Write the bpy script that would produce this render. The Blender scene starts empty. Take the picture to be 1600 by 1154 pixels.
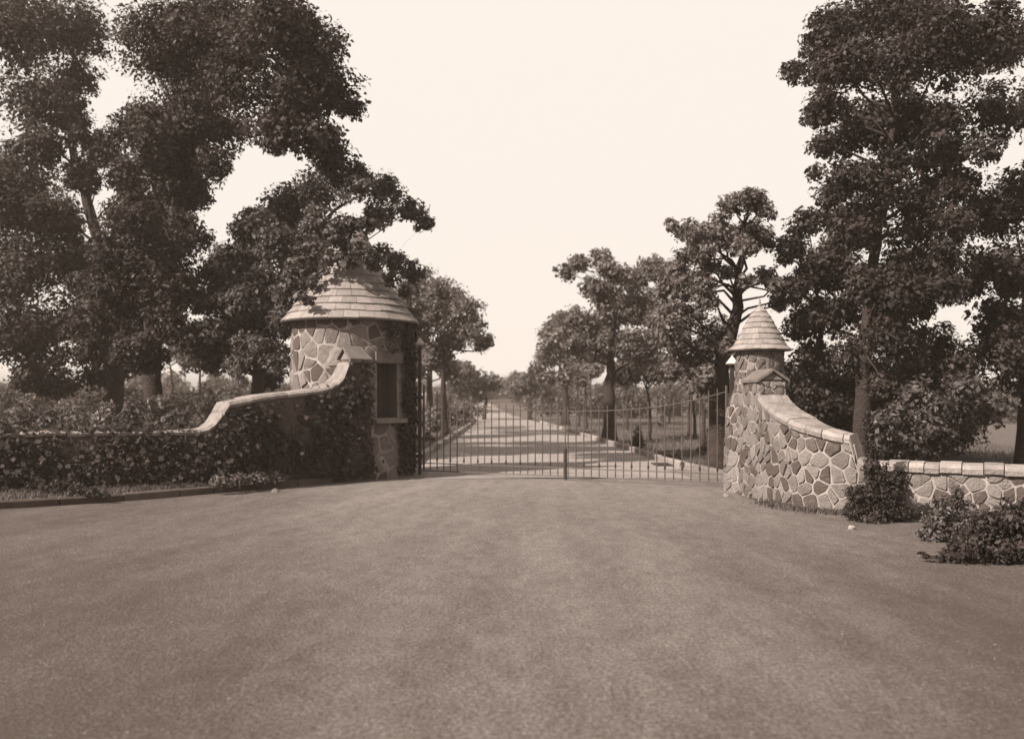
import bpy, math, random
import numpy as np
from mathutils import Vector
rad = math.radians
S = bpy.context.scene
COL = S.collection

# ------------------------------------------------------------------ camera
F = 1500.0            # focal length in pixels of a 1600 wide picture
EYE = 1.55
HOR = 625.0           # row of the horizon
cam_d = bpy.data.cameras.new("camera")
cam = bpy.data.objects.new("camera", cam_d)
COL.objects.link(cam)
cam.location = (0, 0, EYE)
cam.rotation_euler = (rad(90), 0, 0)
cam_d.sensor_width = 36.0
cam_d.lens = 36.0 * F / 1600.0
cam_d.shift_y = (HOR - 577.0) / 1600.0
cam_d.clip_start = 0.1
cam_d.clip_end = 3000
cam_d.dof.use_dof = True
cam_d.dof.focus_distance = 11.5
cam_d.dof.aperture_fstop = 1.5
S.camera = cam

# ------------------------------------------------------------------ light
SUN_EL = 38.0
sun_vec = Vector((-0.80, -0.60, 0)).normalized() * math.cos(rad(SUN_EL)) + Vector((0, 0, math.sin(rad(SUN_EL))))
w = bpy.data.worlds.new("World")
S.world = w
w.use_nodes = True
nt = w.node_tree
nt.nodes.clear()
sky = nt.nodes.new("ShaderNodeTexSky")
sky.sky_type = 'NISHITA'
sky.sun_disc = False
sky.sun_elevation = rad(SUN_EL)
sky.sun_rotation = math.atan2(sun_vec.x, sun_vec.y)
sky.dust_density = 3.0
bw = nt.nodes.new("ShaderNodeRGBToBW")
mr = nt.nodes.new("ShaderNodeMapRange")
mr.inputs['From Min'].default_value = 0.0
mr.inputs['From Max'].default_value = 1.7
mr.inputs['To Min'].default_value = 0.0
mr.inputs['To Max'].default_value = 3.55
tint = nt.nodes.new("ShaderNodeMixRGB")
tint.blend_type = 'MULTIPLY'
tint.inputs[0].default_value = 1.0
tint.inputs[2].default_value = (1.13, 1.03, 0.94, 1)
bg = nt.nodes.new("ShaderNodeBackground")
bg.inputs['Strength'].default_value = 0.105
out = nt.nodes.new("ShaderNodeOutputWorld")
L = nt.links.new
L(sky.outputs[0], bw.inputs[0]); L(bw.outputs[0], mr.inputs[0]); L(mr.outputs[0], tint.inputs[1])
L(tint.outputs[0], bg.inputs[0]); L(bg.outputs[0], out.inputs[0])
sd = bpy.data.lights.new("sun", 'SUN')
sd.energy = 5.0
sd.angle = rad(0.55)
sd.color = (1.0, 0.93, 0.85)
sun = bpy.data.objects.new("sun", sd)
COL.objects.link(sun)
sun.rotation_euler = sun_vec.to_track_quat('Z', 'Y').to_euler()
sun.location = (-20, -8, 30)
S.view_settings.view_transform = 'Standard'
S.view_settings.look = 'None'
S.view_settings.exposure = 1.22
S.view_settings.gamma = 1.0
S.view_settings.use_curve_mapping = False
S.render.engine = 'CYCLES'

# ------------------------------------------------------------------ helpers
def W(px, py, d):
    return ((px - 800.0) / F * d, d, EYE + (HOR - py) / F * d)

def tone(v):
    v *= 0.86
    k = max(0.0, 1.0 - v / 0.10)      # the old print turns browner in its darks
    return (min(1, v * (1.12 + 0.27*k)), v * (0.955 - 0.06*k), v * (0.875 - 0.18*k), 1)

def setp(o, label=None, cat=None, group=None, kind=None):
    if label: o['label'] = label
    if cat: o['category'] = cat
    if group: o['group'] = group
    if kind: o['kind'] = kind
    return o

def empty(name, loc, label, cat, group=None):
    o = bpy.data.objects.new(name, None)
    o.empty_display_size = 0.2
    COL.objects.link(o)
    o.location = loc
    return setp(o, label, cat, group)

def link(name, me, mat, parent=None):
    """mesh given in world coordinates; child of an unrotated empty"""
    o = bpy.data.objects.new(name, me)
    COL.objects.link(o)
    if mat and not me.materials: me.materials.append(mat)
    if parent is not None:
        o.parent = parent
        p = parent; off = Vector((0, 0, 0))
        while p is not None:
            off += p.location; p = p.parent
        o.location = -off
    return o

def mesh(name, V, Fc, mat=None, parent=None, smooth=False):
    me = bpy.data.meshes.new(name)
    me.from_pydata([tuple(v) for v in V], [], Fc)
    me.update()
    if smooth: me.shade_smooth()
    return link(name, me, mat, parent)

class MB:
    def __init__(s): s.v = []; s.f = []
    def add(s, V, Fc):
        o = len(s.v); s.v += [tuple(p) for p in V]; s.f += [tuple(i + o for i in f) for f in Fc]
    def box(s, x0, x1, y0, y1, z0, z1):
        s.add([(x0,y0,z0),(x1,y0,z0),(x1,y1,z0),(x0,y1,z0),(x0,y0,z1),(x1,y0,z1),(x1,y1,z1),(x0,y1,z1)],
              [(0,3,2,1),(4,5,6,7),(0,1,5,4),(1,2,6,5),(2,3,7,6),(3,0,4,7)])
    def tube(s, pts, rs, n=6, cap=True):
        pts = [Vector(p) for p in pts]
        o = len(s.v); m = len(pts)
        ref = None
        for i, p in enumerate(pts):
            t = (pts[min(i+1, m-1)] - pts[max(i-1, 0)])
            if t.length < 1e-6: t = Vector((0,0,1))
            t.normalize()
            if ref is None:
                ref = Vector((1,0,0)) if abs(t.x) < 0.8 else Vector((0,1,0))
            a = (ref - t * ref.dot(t)).normalized(); b = t.cross(a); ref = a
            for k in range(n):
                q = 2*math.pi*k/n
                s.v.append(tuple(p + (a*math.cos(q) + b*math.sin(q)) * rs[i]))
        for i in range(m-1):
            for k in range(n):
                k2 = (k+1) % n
                s.f.append((o+i*n+k, o+i*n+k2, o+(i+1)*n+k2, o+(i+1)*n+k))
        if cap:
            s.f.append(tuple(o + k for k in range(n))[::-1])
            s.f.append(tuple(o + (m-1)*n + k for k in range(n)))
    def build(s, name, mat, parent=None, smooth=False):
        return mesh(name, s.v, s.f, mat, parent, smooth)

# ------------------------------------------------------------------ materials
def new_mat(name, rough=0.85, spec=0.3):
    m = bpy.data.materials.new(name); m.use_nodes = True
    b = m.node_tree.nodes['Principled BSDF']
    b.inputs['Roughness'].default_value = rough
    b.inputs['Specular IOR Level'].default_value = spec
    return m, m.node_tree, b

def N(t, kind, **kw):
    n = t.nodes.new(kind)
    for k, v in kw.items(): setattr(n, k, v)
    return n

def ramp(t, stops):
    r = N(t, "ShaderNodeValToRGB"); e = r.color_ramp.elements
    while len(e) < len(stops): e.new(0.5)
    for i, (p, v) in enumerate(stops):
        e[i].position = p; e[i].color = tone(v) if not isinstance(v, tuple) else v
    return r

def noise(t, scale, detail=4, rough=0.55, coord='Object'):
    tc = N(t, "ShaderNodeTexCoord"); n = N(t, "ShaderNodeTexNoise")
    n.inputs['Scale'].default_value = scale; n.inputs['Detail'].default_value = detail
    n.inputs['Roughness'].default_value = rough
    t.links.new(tc.outputs[coord], n.inputs['Vector'])
    return n

def stretch(t, n, sc):
    mp = N(t, "ShaderNodeMapping"); mp.inputs['Scale'].default_value = sc
    src = n.inputs['Vector'].links[0].from_socket
    t.links.new(src, mp.inputs['Vector']); t.links.new(mp.outputs[0], n.inputs['Vector'])

def math_n(t, op, a, b):
    n = N(t, "ShaderNodeMath", operation=op)
    for i, x in enumerate((a, b)):
        if isinstance(x, (int, float)): n.inputs[i].default_value = x
        else: t.links.new(x, n.inputs[i])
    return n.outputs[0]

def simple(name, lo, hi, scale=8, rough=0.85, bump=0.3, bdist=0.01, obj_random=0.0, spec=0.3, detail=5):
    m, t, b = new_mat(name, rough, spec)
    n = noise(t, scale, detail)
    fac = n.outputs['Fac']
    if obj_random:
        oi = N(t, "ShaderNodeObjectInfo")
        # mean kept at .5
        r = math_n(t, 'SUBTRACT', oi.outputs['Random'], 0.5)
        r = math_n(t, 'MULTIPLY', r, obj_random)
        fac = math_n(t, 'ADD', fac, r)
    r = ramp(t, [(0.25, lo), (0.75, hi)])
    t.links.new(fac, r.inputs[0]); t.links.new(r.outputs[0], b.inputs['Base Color'])
    if bump:
        n2 = noise(t, scale * 4, 6)
        bp = N(t, "ShaderNodeBump"); bp.inputs['Strength'].default_value = bump
        bp.inputs['Distance'].default_value = bdist
        t.links.new(n2.outputs['Fac'], bp.inputs['Height']); t.links.new(bp.outputs[0], b.inputs['Normal'])
    return m

M = {}
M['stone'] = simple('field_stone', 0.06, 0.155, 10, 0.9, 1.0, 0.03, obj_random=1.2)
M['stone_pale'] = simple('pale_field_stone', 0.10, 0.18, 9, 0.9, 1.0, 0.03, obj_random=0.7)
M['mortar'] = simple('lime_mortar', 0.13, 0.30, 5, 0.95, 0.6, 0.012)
M['coping'] = simple('coping_stone', 0.13, 0.26, 7, 0.9, 0.9, 0.025, obj_random=0.35)
M['cap'] = simple('cap_slab_stone', 0.08, 0.13, 7, 0.85, 0.5, 0.015)
M['shingle'] = simple('roof_slate', 0.14, 0.22, 9, 0.8, 0.5, 0.008, obj_random=0.4)
M['underroof'] = simple('roof_boarding', 0.05, 0.09, 9, 0.9, 0.3, 0.01)
M['iron'] = simple('wrought_iron', 0.04, 0.08, 20, 0.6, 0.2, 0.002)
M['dark_iron'] = simple('painted_iron', 0.015, 0.03, 20, 0.6, 0.2, 0.002)
M['zinc'] = simple('pale_painted_cap', 0.4, 0.5, 20, 0.6, 0.1, 0.002)
M['wood_dark'] = simple('dark_shutter_wood', 0.03, 0.06, 10, 0.8, 0.3, 0.004)
M['bark'] = simple('bark', 0.015, 0.035, 5, 0.95, 1.0, 0.05)
M['stem'] = simple('stem', 0.07, 0.12, 12, 0.9, 0.3, 0.005)
M['dark_kerb'] = simple('shaded_kerb_stone', 0.035, 0.08, 5, 0.9, 0.6, 0.012, obj_random=0.5)  # shadow of the kerb face darkened into the stone colour
M['shade_mortar'] = simple('shaded_mortar', 0.04, 0.10, 6, 0.95, 0.8, 0.02)  # joints of the left wall, its shade put into the colour
M['dark_stone'] = simple('shaded_field_stone', 0.025, 0.07, 9, 0.9, 1.0, 0.03, obj_random=1.0)  # field stone of the left wall with its shade painted in
M['kerb'] = simple('kerb_stone', 0.11, 0.24, 5, 0.9, 0.5, 0.01, obj_random=0.5)
M['pebble'] = simple('pebble', 0.10, 0.24, 3, 0.9, 0, obj_random=0)
M['soil'] = simple('soil', 0.06, 0.12, 3, 0.95, 0.8, 0.03)

def leaf_mat(name, lo, hi, transl=0.35, rough=0.65):
    m, t, b = new_mat(name, rough, 0.35)
    at = N(t, "ShaderNodeAttribute"); at.attribute_name = 'var'
    r = ramp(t, [(0.0, lo), (1.0, hi)])
    t.links.new(at.outputs['Fac'], r.inputs[0]); t.links.new(r.outputs[0], b.inputs['Base Color'])
    tr = N(t, "ShaderNodeBsdfTranslucent"); t.links.new(r.outputs[0], tr.inputs['Color'])
    mx = N(t, "ShaderNodeMixShader"); mx.inputs[0].default_value = transl
    o = t.nodes['Material Output']
    t.links.new(b.outputs[0], mx.inputs[1]); t.links.new(tr.outputs[0], mx.inputs[2])
    t.links.new(mx.outputs[0], o.inputs['Surface'])
    return m
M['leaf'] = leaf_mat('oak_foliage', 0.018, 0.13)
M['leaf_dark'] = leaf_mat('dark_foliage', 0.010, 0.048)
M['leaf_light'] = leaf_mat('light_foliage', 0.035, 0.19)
M['ivy'] = leaf_mat('ivy_foliage', 0.010, 0.038, 0.12, 0.85)
M['grass'] = leaf_mat('grass_blades', 0.045, 0.12, 0.3)

# ground: asphalt forecourt
def road_mat():
    m, t, b = new_mat('worn_tarred_gravel', 0.9, 0.2)
    tc = N(t, "ShaderNodeTexCoord")
    n1 = noise(t, 0.5, 5, 0.6)
    stretch(t, n1, (1, .3, 1))
    n2 = noise(t, 38, 3, 0.75)
    n3 = noise(t, 6, 6, 0.7)
    # faint tyre-worn streaks fanning out of the gate
    sep = N(t, "ShaderNodeSeparateXYZ"); t.links.new(tc.outputs['Object'], sep.inputs[0])
    dx = math_n(t, 'SUBTRACT', sep.outputs[0], 0.9); dy = math_n(t, 'SUBTRACT', sep.outputs[1], 27.0)
    ang = math_n(t, 'ARCTAN2', dx, dy)
    ang = math_n(t, 'ABSOLUTE', ang, 0)
    dist2 = math_n(t, 'SQRT', math_n(t, 'ADD', math_n(t, 'MULTIPLY', dx, dx), math_n(t, 'MULTIPLY', dy, dy)), 0)
    cx = N(t, "ShaderNodeCombineXYZ")
    t.links.new(math_n(t, 'MULTIPLY', ang, 22.0), cx.inputs[0]); t.links.new(math_n(t, 'MULTIPLY', dist2, 0.10), cx.inputs[1])
    ns = N(t, "ShaderNodeTexNoise"); ns.inputs['Scale'].default_value = 1.0; ns.inputs['Detail'].default_value = 4
    t.links.new(cx.outputs[0], ns.inputs['Vector'])
    n4 = noise(t, 24, 4, 0.75); n5 = noise(t, 2.2, 6, 0.65); stretch(t, n5, (1, .35, 1)); stretch(t, n3, (1, .5, 1))
    n6 = noise(t, 130, 2, 0.6)
    f = math_n(t, 'MULTIPLY', n1.outputs['Fac'], 0.20)
    f = math_n(t, 'ADD', f, math_n(t, 'MULTIPLY', ns.outputs['Fac'], 0.26))
    f = math_n(t, 'ADD', f, math_n(t, 'MULTIPLY', n2.outputs['Fac'], 0.80))
    f = math_n(t, 'ADD', f, math_n(t, 'MULTIPLY', n3.outputs['Fac'], 0.35))
    f = math_n(t, 'ADD', f, math_n(t, 'MULTIPLY', n4.outputs['Fac'], 0.55))
    f = math_n(t, 'ADD', f, math_n(t, 'MULTIPLY', n5.outputs['Fac'], 0.24))
    f = math_n(t, 'ADD', f, math_n(t, 'MULTIPLY', n6.outputs['Fac'], 0.55))
    f = math_n(t, 'SUBTRACT', f, 0.87)
    # colour graded along the depth: paler close to the gate
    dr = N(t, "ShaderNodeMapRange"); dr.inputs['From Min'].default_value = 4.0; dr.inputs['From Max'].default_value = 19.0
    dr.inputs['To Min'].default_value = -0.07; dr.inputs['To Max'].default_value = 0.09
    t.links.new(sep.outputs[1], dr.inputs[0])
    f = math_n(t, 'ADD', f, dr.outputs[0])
    # paler along the middle, darker towards the sides, in a fan widening with depth
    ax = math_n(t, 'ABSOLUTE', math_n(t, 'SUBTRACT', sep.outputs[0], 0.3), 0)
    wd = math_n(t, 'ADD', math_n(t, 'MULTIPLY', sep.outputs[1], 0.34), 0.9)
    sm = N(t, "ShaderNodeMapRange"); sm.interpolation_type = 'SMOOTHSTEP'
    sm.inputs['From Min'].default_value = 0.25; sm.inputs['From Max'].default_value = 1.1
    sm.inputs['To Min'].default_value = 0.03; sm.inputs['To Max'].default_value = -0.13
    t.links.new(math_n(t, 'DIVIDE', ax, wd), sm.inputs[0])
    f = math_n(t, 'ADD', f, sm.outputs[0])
    r = ramp(t, [(0.40, 0.045), (0.62, 0.104), (0.84, 0.205)])
    t.links.new(f, r.inputs[0]); t.links.new(r.outputs[0], b.inputs['Base Color'])
    bp = N(t, "ShaderNodeBump"); bp.inputs['Strength'].default_value = 1.0; bp.inputs['Distance'].default_value = 0.02
    t.links.new(n2.outputs['Fac'], bp.inputs['Height']); t.links.new(bp.outputs[0], b.inputs['Normal'])
    return m
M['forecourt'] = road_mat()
M['road'] = simple('pale_macadam', 0.16, 0.23, 1.2, 0.9, 0.6, 0.02)
M['lawn'] = simple('lawn', 0.04, 0.10, 1.6, 0.95, 1.0, 0.08, detail=8)
M['verge'] = simple('dry_verge', 0.07, 0.16, 3.0, 0.95, 1.0, 0.05, detail=8)

# ------------------------------------------------------------------ ground
def gz(x, y):
    """terrain height: flat park, far rise"""
    t = min(1, max(0, (y - 95) / 90.0)); t = t*t*(3-2*t)
    return 2.6 * t
def sheet(name, rows, mat, kind='structure', parent=None):
    """rows = list of (list of (x,y,z))"""
    V = []; Fc = []
    n = len(rows[0])
    for r in rows: V += r
    for i in range(len(rows)-1):
        for k in range(n-1):
            a = i*n+k
            Fc.append((a, a+1, a+n+1, a+n))
    o = mesh(name, V, Fc, mat, parent, smooth=True)
    if kind: o['kind'] = kind
    return o
ys = list(range(-40, 100, 10)) + list(range(100, 200, 6)) + [220, 300, 500, 900, 1500]
xs = [-1500, -500, -150, -60, -30, -15, 0, 15, 30, 60, 150, 500, 1500]
sheet('ground', [[(x, y, gz(x, y) - 0.012) for x in xs] for y in ys], M['lawn'])

RK = [(17.0,4.3),(19.7,4.1),(22,3.87),(24.5,3.73),(28.7,3.65),(34.7,3.33),(45,2.9),(55,2.4),(77,1.4),(112,-0.8),(150,-4.5)]
LK = [(17.0,-2.3),(20,-2.3),(24.5,-2.3),(34.7,-2.34),(50,-2.4),(62,-2.5),(77,-2.9),(95,-4.0),(112,-5.6),(150,-10)]
def lk(y): return float(np.interp(y, [a for a,_ in LK], [b for _,b in LK]))
def rk(y): return float(np.interp(y, [a for a,_ in RK], [b for _,b in RK]))
yy = [19.0 + 1.5*i for i in range(80)]
sheet('park_road', [[(lk(y)+0.001, y, gz(0,y)-0.004), ((lk(y)+rk(y))/2, y, gz(0,y)+0.02), (rk(y)-0.001, y, gz(0,y)-0.004)] for y in yy], M['road'])

# wall plans (front-face lines, seen from the camera) ----------------------
def spline(pts, n=14):
    P = [Vector(p) for p in pts]; out = []
    P = [2*P[0]-P[1]] + P + [2*P[-1]-P[-2]]
    for i in range(1, len(P)-2):
        a, b, c, d = P[i-1], P[i], P[i+1], P[i+2]
        for k in range(n):
            t = k / n
            out.append(0.5*((2*b) + (c-a)*t + (2*a-5*b+4*c-d)*t*t + (3*b-3*c+d-a)*t*t*t))
    out.append(P[-2]); return out
class Path:
    def __init__(s, pts, side):
        s.p = spline(pts); s.L = [0.0]
        for a, b in zip(s.p, s.p[1:]): s.L.append(s.L[-1] + (b-a).length)
        s.len = s.L[-1]; s.side = side
        s.X = [p.x for p in s.p]; s.Y = [p.y for p in s.p]
    def pos(s, u): return Vector((float(np.interp(u, s.L, s.X)), float(np.interp(u, s.L, s.Y))))
    def nrm(s, u):
        a = s.pos(max(0, u-0.06)); b = s.pos(min(s.len, u+0.06)); t = (b-a).normalized()
        return Vector((t.y, -t.x)) * s.side
    def at(s, u, z, d):
        p = s.pos(u) + s.nrm(u) * d
        return (p.x, p.y, z)
    def u_at_px(s, px):
        best = min(range(len(s.p)), key=lambda i: abs(s.p[i].x/s.p[i].y*F+800-px))
        return s.L[best]
right_path = Path([(3.78,16.0),(3.86,14.9),(4.05,13.8),(4.40,13.3),(4.80,13.0),(5.9,12.4),(7.6,11.6),(10.5,10.4)], -1)
left_path = Path([(-2.74,18.60),(-2.96,18.36),(-3.32,18.08),(-4.1,17.3),(-5.0,16.3),(-6.7,15.3),(-9.5,14.0),(-13,12.6)], 1)
# orientation check so that the normals point to the camera
for P_ in (right_path, left_path):
    u = P_.len*0.5; p = P_.pos(u); n = P_.nrm(u)
    if n.dot(-p) < 0: P_.side *= -1

# forecourt: one sheet bounded behind by gate line and wall fronts
fore = []
for y in [-30, 0, 4, 8, 10.5]:
    fore.append([(-40 + 80*k/24, y, 0.0) for k in range(25)])
back = []
for k in range(25):
    x = -40 + 80*k/24; back.append(x)
m_ = MB()
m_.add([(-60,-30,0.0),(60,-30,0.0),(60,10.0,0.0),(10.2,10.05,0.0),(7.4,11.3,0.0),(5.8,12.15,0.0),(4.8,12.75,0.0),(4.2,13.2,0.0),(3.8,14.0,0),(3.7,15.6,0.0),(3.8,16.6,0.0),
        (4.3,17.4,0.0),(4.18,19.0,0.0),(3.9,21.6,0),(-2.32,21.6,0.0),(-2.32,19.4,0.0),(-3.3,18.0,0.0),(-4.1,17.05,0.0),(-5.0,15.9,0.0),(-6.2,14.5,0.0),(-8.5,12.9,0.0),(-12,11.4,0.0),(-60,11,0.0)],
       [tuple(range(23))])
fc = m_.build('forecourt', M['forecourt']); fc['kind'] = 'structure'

# left verge with its kerb
KL = [(-3.35,18.02),(-4.1,17.05),(-5.0,15.9),(-6.2,14.5),(-8.5,12.9),(-12,11.4)]
kp = spline([Vector(p) for p in KL], 10)
vr = []
for i, p in enumerate(kp):
    u = left_path.len * i / (len(kp)-1); q = left_path.pos(u)
    vr.append([(p.x-0.04, p.y+0.04, 0.085), ((p.x+q.x)/2, (p.y+q.y)/2, 0.14), (q.x-0.3, q.y+0.3, 0.16)])
verge = sheet('verge', vr, M['verge'])

def kerb_run(line, h, wdt, inward, first_gap=0.012, seg=0.9, name='kerb', mat='kerb'):
    """individual kerb stones along a polyline [(x,y)]"""
    P = [Vector(p) for p in line]; Ls = [0]
    for a, b in zip(P, P[1:]): Ls.append(Ls[-1] + (b-a).length)
    X = [p.x for p in P]; Y = [p.y for p in P]
    root = bpy.data.objects.new(name, None); COL.objects.link(root)
    p0 = P[0]; root.location = (p0.x, p0.y, 0)
    root['kind'] = 'structure'
    u = 0; rnd = random.Random(5)
    while u < Ls[-1] - 0.3:
        s = seg * rnd.uniform(0.8, 1.2)
        u2 = min(u + s, Ls[-1])
        V = []
        rows = 3
        hh = h + rnd.uniform(-0.012, 0.012)
        for k in range(rows):
            uu = u + first_gap + (u2 - u - 2*first_gap) * k / (rows-1)
            c = Vector((np.interp(uu, Ls, X), np.interp(uu, Ls, Y)))
            a = Vector((np.interp(uu-0.1, Ls, X), np.interp(uu-0.1, Ls, Y))); b = Vector((np.interp(uu+0.1, Ls, X), np.interp(uu+0.1, Ls, Y)))
            t = (b-a); t.normalize(); n = Vector((-t.y, t.x)) * inward
            zb = gz(c.x, c.y)
            for (dd, z) in ((0, -0.05), (0.0, hh-0.02), (0.02, hh), (wdt-0.02, hh+0.006), (wdt, hh-0.02), (wdt, -0.05)):
                q = c + n*dd; V.append((q.x, q.y, z+zb))
        Fc = []
        for r in range(rows-1):
            for k in range(6):
                k2 = (k+1) % 6
                Fc.append((r*6+k, r*6+k2, (r+1)*6+k2, (r+1)*6+k))
        Fc.append((5,4,3,2,1,0)); Fc.append(tuple((rows-1)*6+k for k in range(6)))
        mesh('kerb_stone', V, Fc, M[mat], root)
        u = u2
    return root
kerb_run([(p.x, p.y) for p in kp], 0.12, 0.08, -1, seg=0.8, name='forecourt_kerb', mat='dark_kerb')
kerb_run([(lk(y), y) for y in [20.2, 24.5, 30, 34.7, 42, 50, 62, 77]], 0.15, 0.22, 1, seg=1.3, name='road_kerb')
kerb_run([(rk(y), y) for y in [17.6, 19.7, 22, 24.5, 28.7, 34.7, 45, 55, 66]], 0.13, 0.16, -1, seg=1.1, name='road_kerb')

# ------------------------------------------------------------------ stone cells
def clip(poly, nx, ny, c):
    """keep points with nx*x+ny*y <= c"""
    out = []
    for i in range(len(poly)):
        a = poly[i]; b = poly[(i+1) % len(poly)]
        da = nx*a[0]+ny*a[1]-c; db = nx*b[0]+ny*b[1]-c
        if da <= 0: out.append(a)
        if (da < 0 < db) or (db < 0 < da):
            t = da/(da-db); out.append((a[0]+(b[0]-a[0])*t, a[1]+(b[1]-a[1])*t))
    return out
def cells(Wd, H, size, joint, seed, top=None, asp=1.0, holes=()):
    rnd = random.Random(seed); pts = []
    nx = max(1, round(Wd/(size*asp))); ny = max(1, round(H/size))
    for j in range(-1, ny+1):
        for i in range(-1, nx+1):
            if rnd.random() < 0.12: continue
            if rnd.random() < 0.22: pts.append(((i+0.5+rnd.uniform(-.7,.7))*Wd/nx, (j+0.5+rnd.uniform(-.7,.7))*H/ny))
            pts.append(((i+0.5+(0.5 if j % 2 else 0)*0.9+rnd.uniform(-.42,.42))*Wd/nx, (j+0.5+rnd.uniform(-.4,.4))*H/ny))
    out = []
    for (x, y) in pts:
        tp = top(min(max(x,0),Wd)) if top else H
        if y > tp + size*0.35 or x < -size*.3 or x > Wd+size*.3 or y < -size*.3: continue
        poly = [(x-size*2, y-size*2), (x+size*2, y-size*2), (x+size*2, y+size*2), (x-size*2, y+size*2)]
        for (a, b) in pts:
            if (a, b) == (x, y): continue
            dx = a-x; dy = b-y; d = math.hypot(dx, dy)
            if d > size*4: continue
            poly = clip(poly, dx/d, dy/d, (dx/d)*(x+dx/2)+(dy/d)*(y+dy/2)-joint/2)
            if len(poly) < 3: break
        if len(poly) < 3: continue
        poly = clip(poly, 1, 0, Wd); poly = clip(poly, -1, 0, 0); poly = clip(poly, 0, -1, -0.0)
        if top and len(poly) >= 3:
            e = 0.04; sl = (top(min(x+e,Wd))-top(max(x-e,0)))/(2*e); sl = max(-3, min(3, sl))
            ln = math.hypot(sl, 1)
            poly = clip(poly, -sl/ln, 1/ln, (-sl*x + tp - 0.02)/ln)
        elif len(poly) >= 3: poly = clip(poly, 0, 1, H)
        for (hx0, hx1, hy0, hy1) in holes:
            if len(poly) < 3: break
            if x > hx0 and x < hx1 and y > hy0 and y < hy1: poly = []; break
            # push out of hole through the side it is nearest
            if any(hx0 < p[0] < hx1 and hy0 < p[1] < hy1 for p in poly) or (hx0-size < x < hx1+size and hy0-size < y < hy1+size):
                g = [(hx0-x, 0), (x-hx1, 1), (hy0-y, 2), (y-hy1, 3)]
                s = max(g)[1]
                if s == 0: poly = clip(poly, 1, 0, hx0-joint*.3)
                elif s == 1: poly = clip(poly, -1, 0, -(hx1+joint*.3))
                elif s == 2: poly = clip(poly, 0, 1, hy0-joint*.3)
                else: poly = clip(poly, 0, -1, -(hy1+joint*.3))
        if len(poly) < 3: continue
        # drop tiny slivers
        A = 0.5*abs(sum(poly[i][0]*poly[(i+1)%len(poly)][1]-poly[(i+1)%len(poly)][0]*poly[i][1] for i in range(len(poly))))
        if A < size*size*0.06: continue
        # cut the corners
        q = []
        for i in range(len(poly)):
            a, b = poly[i], poly[(i+1) % len(poly)]
            if math.hypot(a[0]-b[0], a[1]-b[1]) < size*0.12: q.append(((a[0]+b[0])/2, (a[1]+b[1])/2)); continue
            k = rnd.uniform(0.06, 0.17)
            k2 = rnd.uniform(0.05, 0.17); jj = joint*0.30
            jt = lambda p: (p[0]+(x-p[0])*rnd.uniform(0, .07)+rnd.uniform(-jj, jj)*.5, p[1]+(y-p[1])*rnd.uniform(0, .07)+rnd.uniform(-jj, jj)*.5)
            q.append(jt((a[0]+(b[0]-a[0])*k, a[1]+(b[1]-a[1])*k)))
            if math.hypot(a[0]-b[0], a[1]-b[1]) > size*0.45:
                m2 = rnd.uniform(.4, .6); q.append(jt((a[0]+(b[0]-a[0])*m2, a[1]+(b[1]-a[1])*m2)))
            q.append(jt((b[0]+(a[0]-b[0])*k2, b[1]+(a[1]-b[1])*k2)))
        out.append(q)
    return out
def lay_stones(polys, fmap, parent, mat, seed, h=(0.010, 0.03), name='stone', pale=None):
    rnd = random.Random(seed)
    made = 0; rest = MB()
    for q in polys:
        n = len(q); cx = sum(p[0] for p in q)/n; cy = sum(p[1] for p in q)/n
        hh = rnd.uniform(*h); tx = rnd.uniform(-.10,.10); ty = rnd.uniform(-.10,.10)
        V = [fmap(p[0], p[1], -0.01) for p in q]
        V += [fmap(cx+(p[0]-cx)*.92, cy+(p[1]-cy)*.92, hh*rnd.uniform(.7,1.0)+tx*(p[0]-cx)+ty*(p[1]-cy)) for p in q]
        V.append(fmap(cx, cy, hh*1.15))
        Fc = []
        for i in range(n):
            j = (i+1) % n
            Fc.append((i, j, n+j, n+i)); Fc.append((n+i, n+j, 2*n))
        if made < 296:
            mm = pale if (pale and rnd.random() < 0.22) else mat
            o = mesh(name, V, Fc, mm, parent)
            made += 1
        else: rest.add(V, Fc)
    if rest.v: rest.build('stone_facing', mat, parent)['kind'] = 'stuff'

# ------------------------------------------------------------------ walls
def wall(path, topf, thick, root, stone, joint, seed, asp=1.0, mm='mortar', sm='stone'):
    n = 160; V = []; Fc = []
    us = sorted(set([path.len*i/n for i in range(n+1)]))
    for u in us:
        z = topf(u)
        V += [path.at(u, -0.1, 0), path.at(u, z, 0), path.at(u, z, -thick), path.at(u, -0.1, -thick)]
    for i in range(len(us)-1):
        for k in range(4):
            k2 = (k+1) % 4
            Fc.append((i*4+k, i*4+k2, (i+1)*4+k2, (i+1)*4+k))
    Fc.append((0,1,2,3)); e = (len(us)-1)*4; Fc.append((e+3,e+2,e+1,e))
    mesh('masonry_core', V, Fc, M[mm], root)
    H = max(topf(u) for u in us)
    polys = cells(path.len, H, stone, joint, seed, topf, asp)
    lay_stones(polys, lambda u, v, d: path.at(u, v, d), root, M[sm], seed+1, pale=M['stone_pale'] if sm == 'stone' else None)

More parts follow.
